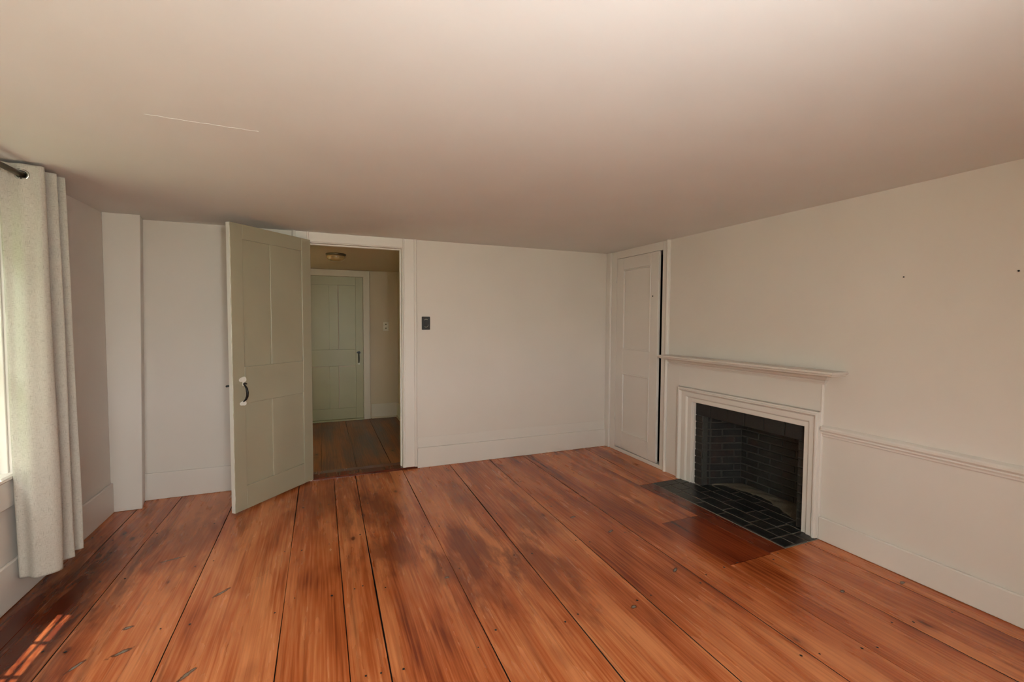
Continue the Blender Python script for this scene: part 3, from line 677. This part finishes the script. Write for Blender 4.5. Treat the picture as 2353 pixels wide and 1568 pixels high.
# ash drift lying on the firebox floor
bm = bmesh.new(); n = 40; mrows = []
front_ = [(2.798, 2.990), (2.76, 3.06), (2.733, 3.095), (2.62, 3.112), (2.49, 3.140), (2.36, 3.118), (2.19, 3.03), (2.06, 2.975), (2.035, 2.99)]
def fint(y):
    for (a, p), (b, q) in zip(front_, front_[1:]):
        if b <= y <= a: return p + (q - p) * (a - y) / (a - b)
    return front_[-1][1]
for i in range(n + 1):
    y = 2.798 - i / n * (2.798 - 2.035)
    xin = fint(y) + 0.008 * math.sin(y * 47) * math.sin(y * 13)
    xb = 3.2435 if 2.113 < y < 2.725 else (2.985 + (y - 2.022) * 2.85 if y <= 2.113 else 2.985 + (2.812 - y) * 2.97)
    xin = max(2.99, min(xin, xb - 0.004)); row = []
    for k in range(9):
        s = k / 8; x = xin + (xb - xin) * s
        hgt = 0.0035 + 0.010 * min(1, s * 2.2) + 0.003 * math.sin(y * 41 + s * 5) * math.sin(s * 3.14)
        row.append(bm.verts.new((x, y, hgt if k else -0.001)))
    mrows.append(row)
for a, b in zip(mrows, mrows[1:]):
    for k in range(8): bm.faces.new([a[k], a[k + 1], b[k + 1], b[k]])
o = link('ash_drift', mesh('ash_drift', bm), 'ash', None, (0, 0, 0), True); fix(o, None)
tag(o, 'grey-brown ash dust spread over the back of the firebox floor', 'ash', None, 'stuff')

# ------------------------------------------------------------------ windows
def window(name, label, to3, a0, a1, depth, nx=3, nz=3):
    """to3(a, d, z): a along the wall, d outwards from the room face (negative = into the room)"""
    root = empty(name, to3((a0 + a1) / 2, 0, WZ0)); st(root, label, 'window')
    def wb(nm, a_0, a_1, d0, d1, z0, z1, mat='trim', bev=0.002, parent=root):
        p, q = Vector(to3(a_0, d0, z0)), Vector(to3(a_1, d1, z1))
        return box(nm, min(p.x, q.x), max(p.x, q.x), min(p.y, q.y), max(p.y, q.y), z0, z1, mat, parent, bev)
    # jamb lining
    wb('jamb', a0, a0 + 0.015, -0.001, depth, WZ0, WZ1); wb('jamb', a1 - 0.015, a1, -0.001, depth, WZ0, WZ1)
    wb('jamb_head', a0 + 0.015, a1 - 0.015, -0.001, depth, WZ1 - 0.015, WZ1)
    # casings
    wb('casing_leg', a0 - 0.095, a0 + 0.004, -0.018, 0, WZ0, WZ1 + 0.095); wb('casing_leg', a1 - 0.004, a1 + 0.095, -0.018, 0, WZ0, WZ1 + 0.095)
    wb('casing_head', a0 + 0.004, a1 - 0.004, -0.0178, 0, WZ1 - 0.004, WZ1 + 0.095)
    wb('back_band', a1 + 0.085, a1 + 0.105, -0.030, 0, WZ0, WZ1 + 0.105, bev=0.005); wb('back_band', a0 - 0.105, a0 - 0.085, -0.030, 0, WZ0, WZ1 + 0.105, bev=0.005)
    wb('stool', a0 - 0.12, a1 + 0.12, -0.030, 0.205, WZ0 - 0.024, WZ0 + 0.004, bev=0.008); wb('apron', a0 - 0.10, a1 + 0.10, -0.018, 0, WZ0 - 0.150, WZ0 - 0.024)
    wb('stop_bead', a1 - 0.030, a1 - 0.015, 0.03, 0.055, WZ0, WZ1 - 0.015, bev=0.004); wb('stop_bead', a0 + 0.015, a0 + 0.030, 0.03, 0.055, WZ0, WZ1 - 0.015, bev=0.004)
    zm = 1.265
    for k, (z0, z1, d0) in enumerate(((WZ0, zm + 0.013, 0.085), (zm - 0.013, WZ1 - 0.015, 0.108))):
        s = empty('sash', Vector(to3((a0 + a1) / 2, d0, z0)) - root.location, 0, root)
        A0, A1 = a0 + 0.017, a1 - 0.017; sw = 0.045; rb, rt = (0.07, 0.026) if k == 0 else (0.026, 0.05)
        wb('stile', A0, A0 + sw, d0, d0 + 0.022, z0, z1, parent=s); wb('stile', A1 - sw, A1, d0, d0 + 0.022, z0, z1, parent=s)
        wb('rail', A0 + sw, A1 - sw, d0, d0 + 0.022, z0, z0 + rb, parent=s); wb('rail', A0 + sw, A1 - sw, d0, d0 + 0.022, z1 - rt, z1, parent=s)
        gx = [A0 + sw + (A1 - A0 - 2 * sw) * i / nx for i in range(nx + 1)]; gz = [z0 + rb + (z1 - rt - z0 - rb) * i / nz for i in range(nz + 1)]
        for i in range(1, nx): wb('muntin', gx[i] - 0.009, gx[i] + 0.009, d0 + 0.005, d0 + 0.017, z0 + rb, z1 - rt, parent=s)
        for j in range(1, nz): wb('muntin', A0 + sw, A1 - sw, d0 + 0.006, d0 + 0.016, gz[j] - 0.008, gz[j] + 0.008, parent=s)
        for i in range(nx):
            for j in range(nz): wb('pane', gx[i] + 0.006, gx[i + 1] - 0.006, d0 + 0.010, d0 + 0.012, gz[j] + 0.006, gz[j + 1] - 0.006, 'glass', 0, s)
    return root
left = lambda a, d, z: (XL - d, a, z)
window('window_1', 'white many-paned sash window behind the linen curtain on the left wall', left, *WIN1, 0.20)
window('window_2', 'white sash window on the left wall nearest the viewer', left, *WIN2, 0.20, 1, 1)
front = lambda a, d, z: (a, YF - d, z)
window('window_3', 'white sash window in the wall behind the viewer', front, *WIN3, 0.20, 1, 1)
zc_ = (WZ0 + WZ1) / 2; hz = WZ1 - WZ0
for w in (WIN1, WIN2): portal((XO - 0.01, (w[0] + w[1]) / 2, zc_), (0, math.radians(-90), 0), hz, w[1] - w[0])
for w in (WIN3,): portal(((w[0] + w[1]) / 2, YF - 0.21, zc_), (math.radians(90), 0, 0), w[1] - w[0], hz)
portal((HX0 - 0.16, (HW[0] + HW[1]) / 2, 1.075), (0, math.radians(-90), 0), 1.35, HW[1] - HW[0])

# ------------------------------------------------------------------ curtain and rod
RX, RZ = -1.275, 2.030
rod = tag(empty('curtain_rod', (RX, 2.4, RZ)), 'bronze curtain rod above the left window', 'curtain rod')
o = tube('rod', [(0, -0.55, 0), (0, 0.69, 0)], 0.0125, 'bronze', rod, 20, ref=(1, 0, 0))
lathe('finial', [(0.0, 0.0), (0.014, 0.002), (0.016, 0.012), (0.010, 0.018), (0.020, 0.032), (0.022, 0.044), (0.014, 0.058), (0.0, 0.062)], 'bronze', rod, (0, 0.69, 0), 20, (-math.pi / 2, 0, 0))
for y in (-0.52, 0.672):
    br_ = box('bracket', RX - 0.100, RX - 0.010, 2.4 + y - 0.006, 2.4 + y + 0.006, RZ - 0.020, RZ - 0.010, 'bronze', rod, 0.002); box('bracket_plate', RX - 0.1, RX - 0.094, 2.4 + y - 0.015, 2.4 + y + 0.015, RZ - 0.045, RZ + 0.025, 'bronze', br_, 0.002)
cu = tag(empty('curtain', (RX, 2.95, 0.13)), 'oatmeal linen grommet curtain drawn to the side of the left window', 'curtain')
top = [(-1.356, 2.862), (-1.346, 2.846), (-1.318, 2.862), (-1.274, 2.856), (-1.236, 2.868), (-1.212, 2.866), (-1.206, 2.890), (-1.262, 2.908), (-1.335, 2.928), (-1.338, 2.944), (-1.275, 2.962), (-1.212, 2.978), (-1.206, 2.992), (-1.275, 3.008), (-1.338, 3.020), (-1.335, 3.032), (-1.272, 3.040), (-1.206, 3.046), (-1.200, 3.056), (-1.270, 3.064), (-1.335, 3.072)]
bot = [(-1.352, 2.895), (-1.338, 2.850), (-1.306, 2.842), (-1.268, 2.815), (-1.232, 2.826), (-1.196, 2.850), (-1.190, 2.884), (-1.245, 2.915), (-1.300, 2.935), (-1.304, 2.955), (-1.250, 2.970), (-1.202, 2.985), (-1.192, 3.005), (-1.245, 3.030), (-1.300, 3.045), (-1.300, 3.060), (-1.252, 3.075), (-1.206, 3.090), (-1.198, 3.105), (-1.26, 3.120), (-1.325, 3.132)]
def catmull(P, t):
    n = len(P) - 1; i = min(int(t * n), n - 1); f = t * n - i
    p0, p1, p2, p3 = P[max(i - 1, 0)], P[i], P[i + 1], P[min(i + 2, n)]
    return [0.5 * (2 * b + (c - a) * f + (2 * a - 5 * b + 4 * c - d) * f * f + (3 * b - a - 3 * c + d) * f ** 3) for a, b, c, d in zip(p0, p1, p2, p3)]
NU, NV = 170, 240; zt, zb = 2.080, 0.130
bm = bmesh.new(); uvl = bm.loops.layers.uv.new('UVMap'); grid = []; us = []
acc = 0.0; prev = None
for i in range(NU + 1):
    t_ = i / NU; a = catmull(top, t_); b = catmull(bot, t_)
    if prev: acc += math.hypot(b[0] - prev[0], b[1] - prev[1])
    prev = b; us.append(acc); col_ = []
    for j in range(NV + 1):
        s = j / NV; s2 = min(1, s * 1.15) ** 0.8
        x = a[0] + (b[0] - a[0]) * s2; y = a[1] + (b[1] - a[1]) * s2
        x += 0.004 * math.sin(s * 7 + t_ * 9) * s; y += 0.003 * math.sin(s * 5 + t_ * 14) * s
        col_.append(bm.verts.new((x, y, zt + (zb - zt) * s)))
    grid.append(col_)
for i in range(NU):
    for j in range(NV):
        f = bm.faces.new([grid[i][j], grid[i + 1][j], grid[i + 1][j + 1], grid[i][j + 1]])
        for lp, (ii, jj) in zip(f.loops, ((i, j), (i + 1, j), (i + 1, j + 1), (i, j + 1))): lp[uvl].uv = (us[ii], 1.95 * jj / NV)
GROM = (((-1.272, 2.8565), (0.16, -1, 0)), ((-1.27, 2.906), (0.2, 1, 0)), ((-1.275, 2.962), (0.2, -1, 0)), ((-1.275, 3.008), (0.15, 1, 0)), ((-1.272, 3.040), (0.1, -1, 0)))
bmesh.ops.delete(bm, geom=[f for f in bm.faces if any((f.calc_center_median() - Vector((gx_, gy_, RZ))).length < 0.0195 for (gx_, gy_), _ in GROM)], context='FACES')
me = bpy.data.meshes.new('fabric'); bm.to_mesh(me); bm.free()
o = link('fabric', me, 'linen', None, (0, 0, 0), True); o.parent = cu; me.transform(Matrix.Translation(-cu.location))
sm = o.modifiers.new('thickness', 'SOLIDIFY'); sm.thickness = 0.0018; sm.offset = 0
def grommet(c, nrm):
    bm = bmesh.new(); R1, R2 = 0.0215, 0.0055; n, k = 28, 8; rows = []
    for i in range(n):
        a = 2 * math.pi * i / n; rows.append([bm.verts.new(((R1 + R2 * math.cos(2 * math.pi * q / k)) * math.cos(a), (R1 + R2 * math.cos(2 * math.pi * q / k)) * math.sin(a), 0.55 * R2 * math.sin(2 * math.pi * q / k))) for q in range(k)])
    for i in range(n):
        for q in range(k): bm.faces.new([rows[i][q], rows[(i + 1) % n][q], rows[(i + 1) % n][(q + 1) % k], rows[i][(q + 1) % k]])
    # dark cloth-lined hole disc
    o = link('grommet', mesh('grommet', bm), 'nickel', cu, Vector(c) - cu.location, True)
    o.rotation_euler = Vector(nrm).to_track_quat('Z', 'Y').to_euler(); return o
for (x, y), nr in GROM:
    grommet((x, y, RZ), nr)

# ------------------------------------------------------------------ small fittings
sw = tag(empty('light_switch', (0.891, YB, 1.280)), 'black light switch plate on the back wall beside the doorway', 'light switch')
def yplate(name, x0, x1, z0, z1, y0, y1, mat, parent, bev=0.003): return box(name, x0, x1, y0, y1, z0, z1, mat, parent, bev, 2)
pl_ = yplate('plate', 0.853, 0.929, 1.279, 1.399, YB - 0.007, YB, 'blackplastic', sw, 0.004)
for z in (0.010, 0.110): lathe('screw', [(0.0, 0.0), (0.0032, 0.0), (0.0030, 0.0012), (0.0, 0.0016)], 'iron', pl_, (0, -0.0035, z), 12, (math.pi / 2, 0, 0))
yplate('rocker', 0.876, 0.906, 1.308, 1.370, YB - 0.0115, YB - 0.006, 'blackplastic', sw, 0.004)
def yarc(name, pts, parent, mat):
    return tube(name, [Vector((x, YB - 0.0085, z)) - world_loc(parent) for x, z in pts], 0.0016, mat, parent, 8, ref=(0, 1, 0))
tag(yarc('bezel_highlight', [(0.8745, 1.367), (0.878, 1.371), (0.884, 1.374), (0.892, 1.375), (0.900, 1.374), (0.905, 1.371)], sw, 'ivory'), 'pale highlight ring of the switch')  # ivory arcs paint the highlight on the switch rim
tag(yarc('bezel_highlight', [(0.877, 1.308), (0.883, 1.304), (0.891, 1.303), (0.900, 1.304), (0.906, 1.308), (0.909, 1.314), (0.909, 1.326)], sw, 'ivory'), 'pale highlight ring of the switch')
hs = tag(empty('hall_switch', (0.836, HY1, 1.216)), 'small ivory double switch plate on the hall wall', 'light switch')
yplate('plate', 0.798, 0.874, 1.216, 1.343, HY1 - 0.006, HY1, 'ivory', hs, 0.003)
for z in (1.245, 1.300): box('toggle', 0.829, 0.843, HY1 - 0.016, HY1 - 0.005, z, z + 0.018, 'bronze', hs, 0.002)
hl = tag(empty('ceiling_light', (0.151, 5.02, HH)), 'small amber flush ceiling light in the hall', 'ceiling light')
lathe('base', [(0.0, 0.0), (0.098, 0.0), (0.098, -0.012), (0.090, -0.018), (0.0, -0.018)], 'bronze', hl, (0, 0, 0))
lathe('glass_shade', [(0.0, -0.016), (0.086, -0.016), (0.092, -0.026), (0.090, -0.044), (0.074, -0.062), (0.045, -0.072), (0.012, -0.075), (0.0, -0.075)], 'amberglass', hl, (0, 0, 0))
for (y, z, lab) in ((1.442, 1.608, 'tiny dark nail in the right wall above the mantel end'), (1.006, 1.597, 'tiny dark nail in the right wall near the right edge')):
    o = lathe('wall_nail', [(0.0, 0.0), (0.0022, 0.0), (0.0022, 0.006), (0.004, 0.007), (0.0035, 0.009), (0.0, 0.0095)], 'iron', None, (XR, y, z), 10, (0, -math.pi / 2, 0)); tag(o, lab, 'nail')

# ------------------------------------------------------------------ added torchiere behind the viewer: stands in for a bounce flash
fl = tag(empty('added_uplighter', (0.30, -0.30, 0.0)), 'added uplighter standing in for a bounce flash behind the viewer', 'added uplighter')
lathe('base', [(0.0, 0.0), (0.14, 0.0), (0.14, 0.012), (0.125, 0.022), (0.02, 0.03), (0.0, 0.03)], 'bronze', fl)
tube('pole', [(0, 0, 0.028), (0, 0, 1.40)], 0.011, 'bronze', fl, 14, ref=(1, 0, 0))
lathe('bowl', [(0.0, 1.39), (0.03, 1.39), (0.10, 1.42), (0.155, 1.47), (0.170, 1.505), (0.164, 1.505), (0.148, 1.474), (0.095, 1.43), (0.0, 1.41)], 'bronze', fl)
ld = bpy.data.lights.new('flash_standin', 'SPOT'); ld.energy = FLASH_STANDIN; ld.spot_size = math.radians(150); ld.spot_blend = 1.0; ld.shadow_soft_size = 0.06; ld.color = (0.95, 0.98, 1.0)
lo_ = bpy.data.objects.new('flash_standin', ld); C.objects.link(lo_); lo_.parent = fl; lo_.location = (0, 0, 1.58); lo_.rotation_euler = (math.radians(180 - 48), 0, 0)
